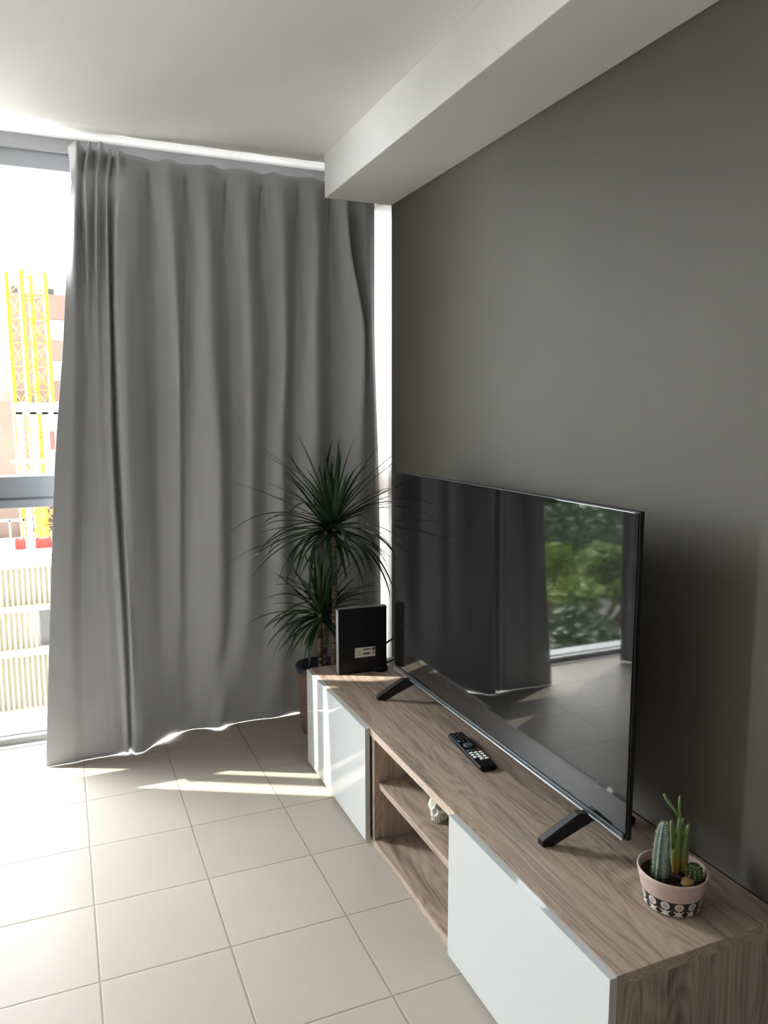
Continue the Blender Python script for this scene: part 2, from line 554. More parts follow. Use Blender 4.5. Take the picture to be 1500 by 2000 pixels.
# ------------------------------------------------------------------ curtain
ZR = [2.455, 2.35, 2.2, 1.76, 1.237, .56, .012]
CX = [
[-1.241,-1.235,-1.253,-1.292,-1.351,-1.406,-1.448],
[-1.209,-1.214,-1.227,-1.253,-1.288,-1.331,-1.349],
[-1.176,-1.196,-1.207,-1.216,-1.243,-1.282,-1.292],
[-1.164,-1.184,-1.188,-1.201,-1.226,-1.246,-1.247],
[-1.144,-1.147,-1.161,-1.182,-1.198,-1.201,-1.201],
[-1.123,-1.139,-1.15,-1.166,-1.178,-1.177,-1.174],
[-1.096,-1.114,-1.129,-1.147,-1.155,-1.15,-1.147],
[-1.086,-1.101,-1.111,-1.123,-1.135,-1.127,-1.128],
[-1.073,-1.089,-1.1,-1.109,-1.118,-1.113,-1.117],
[-1.06,-1.058,-1.071,-1.096,-1.098,-1.094,-1.096],
[-1.027,-1.031,-1.039,-1.064,-1.074,-1.073,-1.068],
[-0.98,-0.988,-0.994,-1.004,-1.004,-1.01,-1.014],
[-0.928,-0.938,-0.942,-0.924,-0.942,-0.952,-0.97],
[-0.86,-0.863,-0.859,-0.851,-0.861,-0.885,-0.904],
[-0.79,-0.794,-0.794,-0.818,-0.833,-0.845,-0.836],
[-0.715,-0.718,-0.712,-0.715,-0.698,-0.71,-0.779],
[-0.626,-0.629,-0.629,-0.616,-0.628,-0.648,-0.722],
[-0.543,-0.546,-0.55,-0.543,-0.551,-0.579,-0.67],
[-0.47,-0.473,-0.474,-0.447,-0.472,-0.484,-0.556],
[-0.387,-0.389,-0.388,-0.387,-0.411,-0.411,-0.446],
[-0.307,-0.309,-0.309,-0.325,-0.341,-0.345,-0.347],
[-0.237,-0.238,-0.233,-0.247,-0.249,-0.258,-0.258],
[-0.159,-0.16,-0.157,-0.147,-0.154,-0.169,-0.167],
[-0.091,-0.097,-0.093,-0.037,-0.04,-0.044,-0.048],
[-0.057,-0.063,-0.059,-0.004,0.001,-0.002,-0.005],
[-0.003,-0.003,-0.002,0.024,0.045,0.051,0.05],
[0.055,0.054,0.054,0.06,0.080,0.092,0.097]]
# depth of every fold line at the seven heights (smaller y = nearer the room)
CY = [
[.300,.300,.300,.290,.280,.250,.214],
[.262,.285,.272,.268,.262,.240,.220],
[.310,.312,.308,.290,.280,.248,.228],
[.262,.288,.274,.268,.262,.240,.224],
[.312,.312,.306,.284,.274,.244,.228],
[.262,.288,.272,.270,.264,.238,.222],
[.310,.312,.304,.282,.272,.242,.224],
[.276,.292,.278,.270,.260,.230,.214],
[.318,.318,.316,.312,.304,.270,.238],
[.266,.286,.276,.268,.258,.224,.197],
[.290,.292,.286,.276,.268,.240,.204],
[.298,.300,.294,.292,.290,.278,.262],
[.306,.316,.322,.320,.318,.312,.298],
[.298,.292,.288,.286,.294,.312,.345],
[.306,.314,.318,.318,.314,.330,.365],
[.298,.292,.288,.282,.276,.290,.352],
[.306,.316,.322,.320,.326,.332,.322],
[.298,.292,.288,.286,.290,.306,.352],
[.304,.316,.322,.320,.320,.334,.362],
[.298,.292,.288,.290,.296,.318,.350],
[.304,.316,.322,.322,.322,.340,.364],
[.298,.292,.288,.284,.292,.320,.356],
[.304,.318,.324,.330,.330,.344,.368],
[.292,.286,.276,.262,.280,.322,.360],
[.330,.332,.340,.322,.318,.340,.372],
[.306,.296,.288,.300,.314,.336,.372],
[.322,.318,.316,.322,.330,.350,.380]]

for k_, vals in ((0, (.245, .240, .228, .212)), (1, (.246, .242, .222, .212)), (2, (.272, .266, .238, .220)), (3, (.276, .270, .240, .222)), (4, (.279, .271, .241, .222)), (5, (.276, .270, .239, .221))):
    CY[k_][3:] = list(vals)
for k_ in range(len(CY)):          # deepen the pinch-pleated header and the long folds
    amp = (2.2, 0.7, 1.5, 1.6, 1.6, 1.3, 1.0) if k_ < 10 else (1.4, 1.5, 1.7, 1.9, 1.8, 1.2, 1.0)
    base = (0.29, 0.30, 0.293, 0.285, 0.275, None, None) if k_ < 10 else (0.30, 0.304, 0.303, 0.303, 0.304, None, None)
    CY[k_] = [v if b0 is None else b0+(v-b0)*a0 for v, a0, b0 in zip(CY[k_], amp, base)]

def hermite(xs, ys, x):
    n = len(xs)
    if x <= xs[0]: return ys[0]
    if x >= xs[-1]: return ys[-1]
    i = max(k for k in range(n-1) if xs[k] <= x)
    h = xs[i+1]-xs[i]
    d = [(ys[k+1]-ys[k])/(xs[k+1]-xs[k]) for k in range(n-1)]
    def tg(k):
        if k == 0: return d[0]
        if k == n-1: return d[-1]
        if d[k-1]*d[k] <= 0: return 0.0
        return 2*d[k-1]*d[k]/(d[k-1]+d[k])
    t = (x-xs[i])/h
    m0, m1 = tg(i)*h, tg(i+1)*h
    return ((2*t**3-3*t**2+1)*ys[i] + (t**3-2*t**2+t)*m0 + (-2*t**3+3*t**2)*ys[i+1] + (t**3-t**2)*m1)

def build_curtain():
    NZ = 150
    zr = ZR[::-1]
    nf = len(CX)
    bm = bmesh.new()
    SUB = 13
    nu = (nf-1)*SUB+1
    idx = list(range(nf))
    rows = []
    for iz in range(NZ+1):
        t = iz/NZ
        z = 0.012 + (2.455-0.012)*t
        fx = [hermite(zr, CX[k][::-1], z) for k in range(nf)]
        fy = [hermite(zr, CY[k][::-1], z) for k in range(nf)]
        row = []
        for iu in range(nu):
            u = iu/SUB
            x = hermite(idx, fx, u)
            y = hermite(idx, fy, u)
            f = x*3.1
            y += 0.0035*noise.noise(Vector((x*7, z*1.1, 3.3)))*min(1, (2.4-z)*3 if z < 2.4 else 0)
            # creases of a cloth that was folded for storage, low on the left
            y += 0.004*noise.noise(Vector((x*16, z*9, 1.0)))*max(0, 1-z/1.1)*(1 if x < -1.0 else 0.35)
            # short tucks sewn under the header tape
            if 1.9 < z < 2.40:
                kz = min(1, (z-1.9)/0.40)**1.5
                for xv in (-0.942, -0.794, -0.629, -0.474, -0.309, -0.157):
                    xo = xv + 0.006*(2.36-z)*8*(0.5 if xv < -0.7 else -0.5)
                    y += 0.020*kz*math.exp(-((x-xo)/(0.006+0.030*(1-kz)))**2) - 0.007*kz*math.exp(-((x-xo-0.022)/0.014)**2)
            # header tape seam
            y += 0.004*math.exp(-((z-2.365)/0.006)**2)
            zz = z
            if t > 0.93:
                k = (t-0.93)/0.07
                zz += k*(0.004*math.sin(x*43+0.6) + 0.003*math.sin(x*71)) + (k*0.014 if x < -1.06 else 0)
            if t < 0.05:
                g = 0.010*math.exp(-((x+0.95)/0.05)**2) + 0.006*math.exp(-((x+0.72)/0.04)**2) + 0.005*math.exp(-((x+1.13)/0.04)**2) + 0.003*math.exp(-((x+0.36)/0.05)**2)
                zz += (1-t/0.05)*(g-0.0106)
            row.append(bm.verts.new((x, y, zz)))
        rows.append(row)
    for a, b_ in zip(rows, rows[1:]):
        for k in range(nu-1):
            f = bm.faces.new((a[k], a[k+1], b_[k+1], b_[k]))
            f.smooth = True
    me = bpy.data.meshes.new('curtain')
    bm.to_mesh(me); bm.free()
    me.materials.append(M['curtain'])
    o = bpy.data.objects.new('curtain', me)
    COL.objects.link(o)
    s = o.modifiers.new('thickness', 'SOLIDIFY')
    s.thickness = 0.002
    s.offset = 0
    return o
cur = build_curtain()
tag(cur, 'full-length grey blackout curtain with pinch pleats hanging before the tall window', 'curtain')

bm = bmesh.new()
rows = []
for iz in range(81):
    z = 0.006 + 2.44*iz/80
    t = iz/80
    row = []
    xr = hermite([0, 0.33, 0.66, 1.0], [-2.015, -1.995, -1.985, -1.74], t)
    for iu in range(161):
        u = iu/160
        x = xr - 0.78*u - 0.05*u*(1-t)
        am = 0.032 + 0.012*(1-t)
        y = 0.345 + am*math.sin(u*2*PI*8.5+0.5*math.sin(u*9)) * min(1, 0.35+u*3) + 0.01*noise.noise(Vector((x*4, z*1.2, 9)))
        row.append(bm.verts.new((x, y, z + (0.008*math.sin(u*40) if iz == 80 else 0))))
    rows.append(row)
for a, b_ in zip(rows, rows[1:]):
    for k in range(160):
        bm.faces.new((a[k], b_[k], b_[k+1], a[k+1])).smooth = True
o = link('curtain', bm, M['curtain'], smooth=True)
md = o.modifiers.new('thickness', 'SOLIDIFY'); md.thickness = 0.002; md.offset = 0
tag(o, 'second grey curtain gathered left of the window gap, reflected at the right of the screen', 'curtain')
bmr = bmesh.new()
box(bmr, -1.235, 0.11, 0.365, 0.44, 2.405, 2.43)  # rail made board-wide to block window light rising to the ceiling edge
for k in range(5):
    x = -1.1 + k*0.28
    box(bmr, x-0.012, x+0.012, 0.37, 0.48, 2.425, 2.445)
tag(link('curtain_rail', bmr, M['sill']), 'white curtain rail, widened to hold back window light, on brackets behind the top of the grey curtain', 'curtain rail')

# ------------------------------------------------------------------ tv stand
ST = empty('tv_stand', (-0.22, -1.095, 0.0))
tag(ST, 'long low wood-grain stand with two glossy white doors against the dark wall', 'tv stand')
INV = Matrix.Translation((0.22, 1.095, 0))
def adopt(o, par, inv):
    o.parent = par
    o.matrix_parent_inverse = inv
    return o
def sp_(name, b, m, bevel=0.0008):
    return adopt(boxobj(name, b, m, None, bevel), ST, INV)
Y0, Y1, HT, XF, XB = -2.048, -0.172, 0.405, -0.434, -0.006
sp_('top_board', (XF, XB, Y0, Y1, HT-0.025, HT), M['wood_y'])
sp_('side_panel', (XF+0.001, XB, Y0+0.001, Y0+0.023, 0.0, HT-0.0255), M['wood_z'])
sp_('side_panel', (XF+0.001, XB, Y1-0.023, Y1-0.001, 0.0, HT-0.0255), M['wood_z'])
sp_('divider', (XF+0.002, XB-0.01, -0.852, -0.830, 0.0245, HT-0.0255), M['wood_z'])
sp_('divider', (XF+0.002, XB-0.01, -1.435, -1.413, 0.0245, HT-0.0255), M['wood_z'])
sp_('bottom_board', (XF+0.002, XB, Y0+0.0235, Y1-0.0235, 0.0, 0.024), M['wood_y'])
sp_('shelf', (XF+0.018, XB-0.012, -1.4125, -0.8525, 0.204, 0.226), M['wood_y'])
sp_('back_panel', (XB-0.0095, XB-0.004, -0.829, Y1-0.024, 0.0245, HT-0.0255), M['wood_z'])
sp_('back_panel', (XB-0.0095, XB-0.004, Y0+0.024, -1.436, 0.0245, HT-0.0255), M['wood_z'])
o = sp_('front_edging', (XF-0.0012, XF+0.0002, Y0+0.002, Y1-0.002, HT-0.0245, HT-0.0006), M['wood_edge'], 0.0)
o['label'] = 'paler front edge of the top board'
def door(y0, y1):
    bm = bmesh.new()
    box(bm, -0.4535, -0.4355, y0, y1, 0.014, 0.4045)
    o = link('door', bm, [M['gloss_white'], M['door_edge']], None, bevel=0.0008)
    for p in o.data.polygons:
        if abs(p.normal.y) > 0.9: p.material_index = 1
    return adopt(o, ST, INV)
door(-0.826, -0.180)
door(-2.050, -1.417)

# ------------------------------------------------------------------ television
TVX = -0.212
TV = empty('television', (TVX, -1.165, 0.405), math.radians(0))
tag(TV, 'large flat black television on two splayed feet, standing on the stand', 'television')
ti = Matrix.Translation((-TVX, 1.165, -0.405))
ya, yb_, za, zb = -1.806, -0.520, 0.486, 1.2265
def skew(o):     # the set stands very slightly turned
    return adopt(o, TV, ti)
bm = bmesh.new(); box(bm, TVX+0.0006, TVX+0.013, ya, yb_, za, zb)
skew(link('casing', bm, M['tv_plastic'], None, bevel=0.003, seg=3))
bm = bmesh.new(); box(bm, TVX-0.0025, TVX+0.001, ya+0.004, yb_-0.004, za+0.016, zb-0.004)
skew(link('screen', bm, M['screen'], None, bevel=0.0006))
bm = bmesh.new(); box(bm, TVX-0.006, TVX+0.001, ya+0.008, yb_-0.001, za+0.0005, za+0.015)
o = skew(link('bottom_bezel', bm, M['dark_trim'], None, bevel=0.0015)); o['label'] = 'dark metallic lower bezel'
bm = bmesh.new(); box(bm, TVX-0.0075, TVX-0.003, ya+0.009, yb_-0.002, za-0.001, za+0.0035)
o = skew(link('trim_strip', bm, M['silver'], None, bevel=0.0008)); o['label'] = 'thin silver strip along the lower bezel'
bm = bmesh.new()
v = box(bm, TVX+0.0125, TVX+0.060, -1.62, -0.70, za+0.03, za+0.36)
for q in v:
    if q.co.x > TVX+0.03:
        q.co.y += 0.03 if q.co.y < -1.1 else -0.03
        q.co.z += 0.02 if q.co.z < 0.7 else -0.04
skew(link('rear_housing', bm, M['tv_plastic'], None, bevel=0.006))
def foot(yt, yj):
    bm = bmesh.new()
    xj = TVX+0.006
    for (xt, s) in ((-0.318, -1), (-0.040, 1)):
        ytip = yt
        # blade leg from the tip on the stand up to the underside of the set
        P = [(xt, ytip), (xj+0.030*s, yj), (xj-0.010*s, yj)]
        w_ = 0.011
        prof_ = [(xt, ytip, 0.405), (xt+0.022*(-s), ytip+(yj-yt)*0.16, 0.405), (xj-0.004*s*0, yj, za-0.016),
                 (xj, yj, za+0.004), (xj+0.034*s, yj-(yj-yt)*0.25, za+0.004), (xt, ytip, 0.421)]
        A = [bm.verts.new((x, y-w_, z)) for x, y, z in prof_]
        B = [bm.verts.new((x, y+w_, z)) for x, y, z in prof_]
        bm.faces.new(A); bm.faces.new(B[::-1])
        for i in range(6):
            j = (i+1) % 6
            bm.faces.new((A[i], B[i], B[j], A[j]))
    return skew(link('foot', bm, M['black_plastic'], None, bevel=0.002))
foot(-0.603, -0.665)
foot(-1.628, -1.672)

# ------------------------------------------------------------------ router
RT = empty('router', (-0.255, -0.292, 0.405), math.radians(-3))
tag(RT, 'upright black internet router with a small white sticker, at the far end of the stand', 'router')
bm = bmesh.new(); box(bm, -0.1005, 0.1005, -0.016, 0.022, 0.0, 0.2635)
bmesh.ops.bevel(bm, geom=[e for e in bm.edges if abs(e.verts[0].co.x-e.verts[1].co.x) < 1e-6 and abs(e.verts[0].co.y-e.verts[1].co.y) < 1e-6], offset=0.008, segments=4, affect='EDGES')
o = link('case', bm, M['router'], RT)
bm = bmesh.new(); box(bm, -0.1045, -0.0985, -0.010, 0.018, 0.002, 0.262)
o = link('edge_strip', bm, M['router_edge'], RT, bevel=0.002); o['label'] = 'light grey edge strip'
bm = bmesh.new(); box(bm, -0.0955, 0.099, -0.008, 0.016, 0.2625, 0.2655)
link('top_strip', bm, M['router_edge'], RT, bevel=0.001)
bm = bmesh.new(); box(bm, -0.036, 0.049, -0.0172, -0.0155, 0.064, 0.104)
o = link('sticker', bm, M['label'], RT, bevel=0.0003); o['label'] = 'small white information sticker'
bm = bmesh.new()
for (a0, a1, b0, b1) in ((-0.002, 0.030, 0.0925, 0.0975), (-0.002, 0.026, 0.074, 0.081), (0.036, 0.046, 0.089, 0.100), (0.037, 0.040, 0.075, 0.083), (0.042, 0.046, 0.077, 0.082)):
    box(bm, a0, a1, -0.0177, -0.0170, b0, b1)
for (a0, a1, b0, b1) in ((-0.028, -0.012, 0.090, 0.0912), (-0.028, -0.013, 0.082, 0.0832), (-0.028, -0.014, 0.074, 0.0752)):
    box(bm, a0, a1, -0.0177, -0.0170, b0, b1)
link('printed_lines', bm, M['label_ink'], RT)
bm = bmesh.new(); lathe(bm, [(0.030, 0.0), (0.033, 0.004), (0.031, 0.016), (0.024, 0.023), (0.0, 0.024)], 40, cx=0.072, cy=-0.006)
link('round_base', bm, M['router'], RT)
# cables from the router to the wall
bm = bmesh.new()
tube(bm, [(-0.160, -0.284, 0.500), (-0.130, -0.26, 0.503), (-0.08, -0.215, 0.505), (-0.02, -0.17, 0.506), (-0.004, -0.158, 0.506)], 0.0042)
tag(link('cable', bm, M['cable']), 'upper black cable running from the router to the wall', 'cable')
bm = bmesh.new()
tube(bm, [(-0.158, -0.282, 0.425), (-0.13, -0.262, 0.419), (-0.09, -0.225, 0.412), (-0.04, -0.19, 0.4095), (-0.012, -0.175, 0.4095)], 0.0042)
tag(link('cable', bm, M['cable']), 'lower black cable lying on the stand behind the router', 'cable')

# ------------------------------------------------------------------ remote
RM = empty('remote_control', (-0.2235, -1.1215, 0.405), math.radians(-5.0))
tag(RM, 'slim black remote control with a block of white number keys, lying on the stand', 'remote control')
bm = bmesh.new()
sec = [(-0.126, 0.022, 0.012), (-0.121, 0.0255, 0.0155), (-0.06, 0.0265, 0.018), (0.03, 0.0265, 0.018), (0.112, 0.0262, 0.017), (0.122, 0.0245, 0.015), (0.126, 0.021, 0.011)]
rings = []
for y, hw, h in sec:
    pts = [(-hw*0.8, 0.0), (hw*0.8, 0.0), (hw, 0.006), (hw, h*0.75), (hw*0.93, h), (-hw*0.93, h), (-hw, h*0.75), (-hw, 0.006)]
    rings.append([bm.verts.new((x, y, z)) for x, z in pts])
for a, b_ in zip(rings, rings[1:]):
    for k in range(8):
        bm.faces.new((a[k], a[(k+1) % 8], b_[(k+1) % 8], b_[k]))
bm.faces.new(rings[0]); bm.faces.new(rings[-1][::-1])
link('body', bm, M['black_plastic'], RM, bevel=0.0008)
def pill(name, x, y, hx, hy, m, z=0.0165):
    bm = bmesh.new()
    n = 14
    def ring(s, zz):
        return [bm.verts.new((x+s*hx*math.copysign(abs(math.cos(t))**0.7, math.cos(t)), y+s*hy*math.copysign(abs(math.sin(t))**0.7, math.sin(t)), zz)) for t in [2*PI*k/n for k in range(n)]]
    r = [ring(1, z), ring(1, z+0.0028), ring(0.8, z+0.0036)]
    for a, b_ in zip(r, r[1:]):
        for k in range(n):
            bm.faces.new((a[k], a[(k+1) % n], b_[(k+1) % n], b_[k]))
    bm.faces.new(r[-1])
    link(name, bm, m, RM)
for r in range(4):
    for c in range(3):
        if r == 3 and c == 0: continue
        pill('number_button', -0.0155+c*0.0155, -0.036-r*0.0145, 0.0060, 0.0048, M['button_white'])
for r in range(5):
    for c in range(3):
        pill('button', -0.0165+c*0.0165, 0.113-r*0.0155, 0.0042, 0.0032, M['button_teal'] if (c == 0 and r == 4) else M['button_dark'])
for c, mm in enumerate((M['button_teal'], M['button_dark'], M['button_dark'], M['button_red'])):
    pill('button', -0.0175+c*0.0115, -0.020, 0.0038, 0.0034, mm)
bm = bmesh.new(); lathe(bm, [(0.0155, 0.0165), (0.0155, 0.0195), (0.0135, 0.0205), (0.0, 0.0207)], 28, cx=0.0, cy=0.018)
link('direction_pad', bm, M['button_dark'], RM)

# ------------------------------------------------------------------ skull ornament
SK = empty('skull_ornament', (-0.322, -1.128, 0.226), math.radians(0))
tag(SK, 'small whitish ornament shaped like a skull, on the open shelf of the stand', 'ornament')
def build_skull():
    bm = bmesh.new()
    bmesh.ops.create_icosphere(bm, subdivisions=6, radius=1.0)
    # face towards -Y
    def ss(v, lo, hi):
        t = min(1, max(0, (v-lo)/(hi-lo)))
        return t*t*(3-2*t)
    for v in bm.verts:
        p = v.co.copy()
        q = Vector((p.x*0.038, p.y*0.050, p.z*0.042)) + Vector((0, 0.014, 0.046))
        w_ = ss(-p.z, -0.15, 0.75)*ss(-p.y, -0.05, 0.75)
        q.y -= 0.016*w_
        q.z -= 0.026*w_
        q.x *= 1 - 0.34*w_
        back = ss(-p.z, 0.1, 0.9)*ss(p.y, -0.5, 0.2)
        q.z -= 0.008*back
        v.co = q
    bm.normal_update()
    d = {}
    for v in bm.verts:
        q = v.co
        off = 0
        fr = ss(-q.y, -0.005, 0.012)
        for s in (-1, 1):
            off -= 0.017*fr*math.exp(-(((q.x-s*0.0165)/0.0095)**2+((q.z-0.046)/0.0095)**2)**1.4)
            off += 0.0055*fr*math.exp(-(((q.x-s*0.027)/0.009)**2+((q.z-0.034)/0.007)**2))
            off += 0.0045*fr*math.exp(-(((q.x-s*0.016)/0.015)**2+((q.z-0.061)/0.0055)**2))
            off -= 0.006*ss(-q.y, -0.03, 0.0)*math.exp(-(((q.x-s*0.028)/0.008)**2+((q.z-0.018)/0.010)**2))
        off -= 0.011*fr*math.exp(-((q.x/0.0058)**2+((q.z-0.030)/0.0075)**2)**1.3)
        off += 0.0040*fr*math.exp(-((q.x/0.0045)**2+((q.z-0.045)/0.007)**2))
        if q.z < 0.018 and q.y < -0.015:
            off += 0.0014*math.sin(q.x*1100)
            off -= 0.003*math.exp(-((q.z-0.009)/0.0018)**2)
        off += 0.0007*noise.noise(q*140)
        d[v] = off
    for v, o_ in d.items():
        v.co += v.normal*o_
    for v in bm.verts:
        v.co.z = max(0.0, v.co.z)
    return bm
o = link('cranium', build_skull(), M['ceramic'], SK, smooth=True)
SK.rotation_euler = (0, 0, math.radians(-58))
SK.scale = (1.12, 1.12, 1.12)

# ------------------------------------------------------------------ cactus pot
CP = empty('cactus_pot', (-0.185, -1.917, 0.405))
tag(CP, 'small pink ceramic pot with black and cream band holding three cacti, at the near end', 'potted cactus')
RB, RTp, HP = 0.0555, 0.0725, 0.078
bm = bmesh.new()
def rad(z): return RB + (RTp-RB)*(z/HP)
prof = [(0.0, 0.0), (RB-0.004, 0.0), (RB, 0.003)] + [(rad(z), z) for z in (0.012, 0.022, 0.032, 0.037)]
lathe(bm, prof, 96, mi=1)
prof = [(rad(z), z) for z in (0.037, 0.050, 0.064, 0.075)] + [(RTp-0.0008, HP), (RTp-0.003, HP+0.0008), (RTp-0.0052, HP-0.001), (RTp-0.0065, 0.058), (RTp-0.009, 0.052), (0.0, 0.052)]
lathe(bm, prof, 96, mi=0)
link('pot', bm, [M['pot_pink'], M['pot_black']], CP)
# cream motifs printed on the band
bm = bmesh.new()
def on_pot(a, z, off=0.0005):
    r = rad(z)+off
    return Vector((r*math.cos(a), r*math.sin(a), z))
def patch(pts, off=0.0006):
    vs = [bm.verts.new(on_pot(a, z, off)) for a, z in pts]
    bm.faces.new(vs)
NM = 14
for k in range(NM):
    a0 = 2*PI*k/NM + 0.16
    rr = 0.0088
    R_ = rad(0.027)
    # ring, inner ring and spokes of dots
    def annulus(r0, r1, n=28):
        for j in range(n):
            t0, t1 = 2*PI*j/n, 2*PI*(j+1)/n
            patch([(a0+r0*math.cos(t0)/R_, 0.027+r0*math.sin(t0)), (a0+r1*math.cos(t0)/R_, 0.027+r1*math.sin(t0)),
                   (a0+r1*math.cos(t1)/R_, 0.027+r1*math.sin(t1)), (a0+r0*math.cos(t1)/R_, 0.027+r0*math.sin(t1))])
    annulus(0.0066, 0.0090)
    annulus(0.0001, 0.0018, 12)
    for j in range(8):
        t = 2*PI*j/8
        c0, c1 = 0.0026, 0.0072
        dt = 0.24
        patch([(a0+c0*math.cos(t-dt)/R_, 0.027+c0*math.sin(t-dt)), (a0+c1*math.cos(t-dt)/R_, 0.027+c1*math.sin(t-dt)),
               (a0+c1*math.cos(t+dt)/R_, 0.027+c1*math.sin(t+dt)), (a0+c0*math.cos(t+dt)/R_, 0.027+c0*math.sin(t+dt))], 0.0007)
    # lower row: four-pointed stars with a waist
    zc = 0.0095
    hw = PI/NM*0.96
    star = [(-hw, 0.008), (-hw*0.30, 0.0045), (0, 0.0072), (hw*0.30, 0.0045), (hw, 0.008), (hw*0.42, 0.0), (hw, -0.0072), (hw*0.30, -0.0045), (0, -0.0068), (-hw*0.30, -0.0045), (-hw, -0.0072), (-hw*0.42, 0.0)]
    c = bm.verts.new(on_pot(a0, zc, 0.0007))
    vs = [bm.verts.new(on_pot(a0+x*0.92, zc+z, 0.0006)) for x, z in star]
    for j in range(12):
        bm.faces.new((c, vs[j], vs[(j+1) % 12]))
o = link('pattern_band', bm, M['pot_white'], CP); o['label'] = 'cream medallions and stars on the black band'
bm = bmesh.new()
rs = []
for j, r in enumerate((0.0, 0.012, 0.025, 0.038, 0.050, 0.0635)):
    if j == 0:
        c = bm.verts.new((0, 0, 0.060)); continue
    rs.append([bm.verts.new((r*math.cos(2*PI*k/40), r*math.sin(2*PI*k/40), 0.060+0.004*noise.noise(Vector((r*40*math.cos(2*PI*k/40), r*40*math.sin(2*PI*k/40), 0))))) for k in range(40)])
for k in range(40): bm.faces.new((c, rs[0][k], rs[0][(k+1) % 40]))
for a, b_ in zip(rs, rs[1:]):
    for k in range(40): bm.faces.new((a[k], b_[k], b_[(k+1) % 40], a[(k+1) % 40]))
link('soil', bm, M['soil'], CP, smooth=True)

M['cactus_blue'] = mottled('blue_green_cactus_skin', (0.13, 0.20, 0.175), 0.2, 80, 0.5, 0.4)
M['cactus_green'] = mottled('bright_green_cactus_skin', (0.12, 0.16, 0.03), 0.35, 45, 0.45, 0.4)
_t, _N, _K, _b = nodes(M['cactus_green'])
_c = _N.new('ShaderNodeTexCoord'); _s = _N.new('ShaderNodeSeparateXYZ')
_K.new(_c.outputs['Object'], _s.inputs[0])
_n = math_node(M['cactus_green'], 'MULTIPLY', add_noise(M['cactus_green'], 55, 3, _c.outputs['Object']), 0.075)
_f = math_node(M['cactus_green'], 'ADD', _s.outputs['Z'], _n)
_K.new(ramp(M['cactus_green'], math_node(M['cactus_green'], 'MULTIPLY', _f, 4.0), [(0.36, (0.16, 0.075, 0.025)), (0.46, (0.20, 0.15, 0.03)), (0.62, (0.095, 0.15, 0.03)), (1.0, (0.12, 0.18, 0.06))]), _b.inputs['Base Color'])
M['cactus_dark'] = mottled('dark_green_cactus_skin', (0.05, 0.10, 0.03), 0.2, 80, 0.5, 0.4)
M['spine'] = mat('pale_cactus_spines', (0.62, 0.58, 0.42), 0.6)
M['cork'] = mottled('corky_brown_base', (0.34, 0.22, 0.10), 0.3, 70, 0.8, 0.2, 150, 0.8, 0.003)

def ribbed(name, base, h, r, ribs, depth, m, lean=(0, 0), parent=None, prof_pow=0.35):
    bm = bmesh.new()
    n = ribs*8
    NZ = 26
    rings = []
    def R_at(t):
        return r*(min(1, (t*7+0.55))**0.5 if t < 0.1 else 1)*(max(0.0, 1-((t-0.55)/0.45)**2.6)**0.5 if t > 0.55 else 1)
    for i in range(NZ+1):
        t = i/NZ
        R0 = max(0.0006, R_at(t))
        ring = []
        for k in range(n):
            a = 2*PI*k/n
            rr = R0*(1-depth*(0.5-0.5*math.cos(a*ribs))**0.8)
            ring.append(bm.verts.new((base[0]+lean[0]*t+rr*math.cos(a), base[1]+lean[1]*t+rr*math.sin(a), base[2]+h*t)))
        rings.append(ring)
    for a, b_ in zip(rings, rings[1:]):
        for k in range(n):
            bm.faces.new((a[k], a[(k+1) % n], b_[(k+1) % n], b_[k]))
    bm.faces.new(rings[-1])
    o = link(name, bm, m, parent, smooth=True)
    # spines: clusters along every rib crest
    bs = bmesh.new()
    rng = random.Random(int(h*10000))
    nr = max(5, int(h/0.0052))
    for k in range(ribs):
        a = 2*PI*k/ribs
        for i in range(nr):
            t = (i+0.5)/nr
            R0 = R_at(t)
            p = Vector((base[0]+lean[0]*t+R0*math.cos(a), base[1]+lean[1]*t+R0*math.sin(a), base[2]+h*t))
            out = Vector((math.cos(a), math.sin(a), 0.25 if t < 0.85 else 1.2)).normalized()
            for s in range(6):
                d = (out + Vector((rng.uniform(-.8, .8), rng.uniform(-.8, .8), rng.uniform(-.8, .8)))).normalized()
                ln = rng.uniform(0.0030, 0.0065)
                s1 = d.cross(Vector((0, 0, 1)))
                if s1.length < 0.1: s1 = Vector((1, 0, 0))
                s1.normalize(); s2 = d.cross(s1)
                w0 = 0.00038
                q = [bs.verts.new(p+s1*w0), bs.verts.new(p-s1*w0*0.5+s2*w0*0.87), bs.verts.new(p-s1*w0*0.5-s2*w0*0.87)]
                tip = bs.verts.new(p+d*ln)
                for u in range(3): bs.faces.new((q[u], q[(u+1) % 3], tip))
    o2 = link('spines', bs, M['spine'], o)
    o2['label'] = 'short pale spines along the ribs'
    return o
Rx, Ry = 0.9215, -0.388   # a direction across the pot as one faces it from the room
def loc2(r_, f_):          # r_: to the right, f_: away, metres
    return (Rx*r_ - Ry*f_*0 + 0.388*f_, Ry*r_ + 0.9215*f_)
c1 = loc2(-0.030, -0.004)
o = ribbed('column_cactus', (c1[0], c1[1], 0.054), 0.128, 0.0155, 7, 0.34, M['cactus_blue'], lean=(0.006*Rx, 0.006*Ry), parent=CP)
o['label'] = 'blue-green ribbed column cactus'
c2 = loc2(0.012, 0.010)
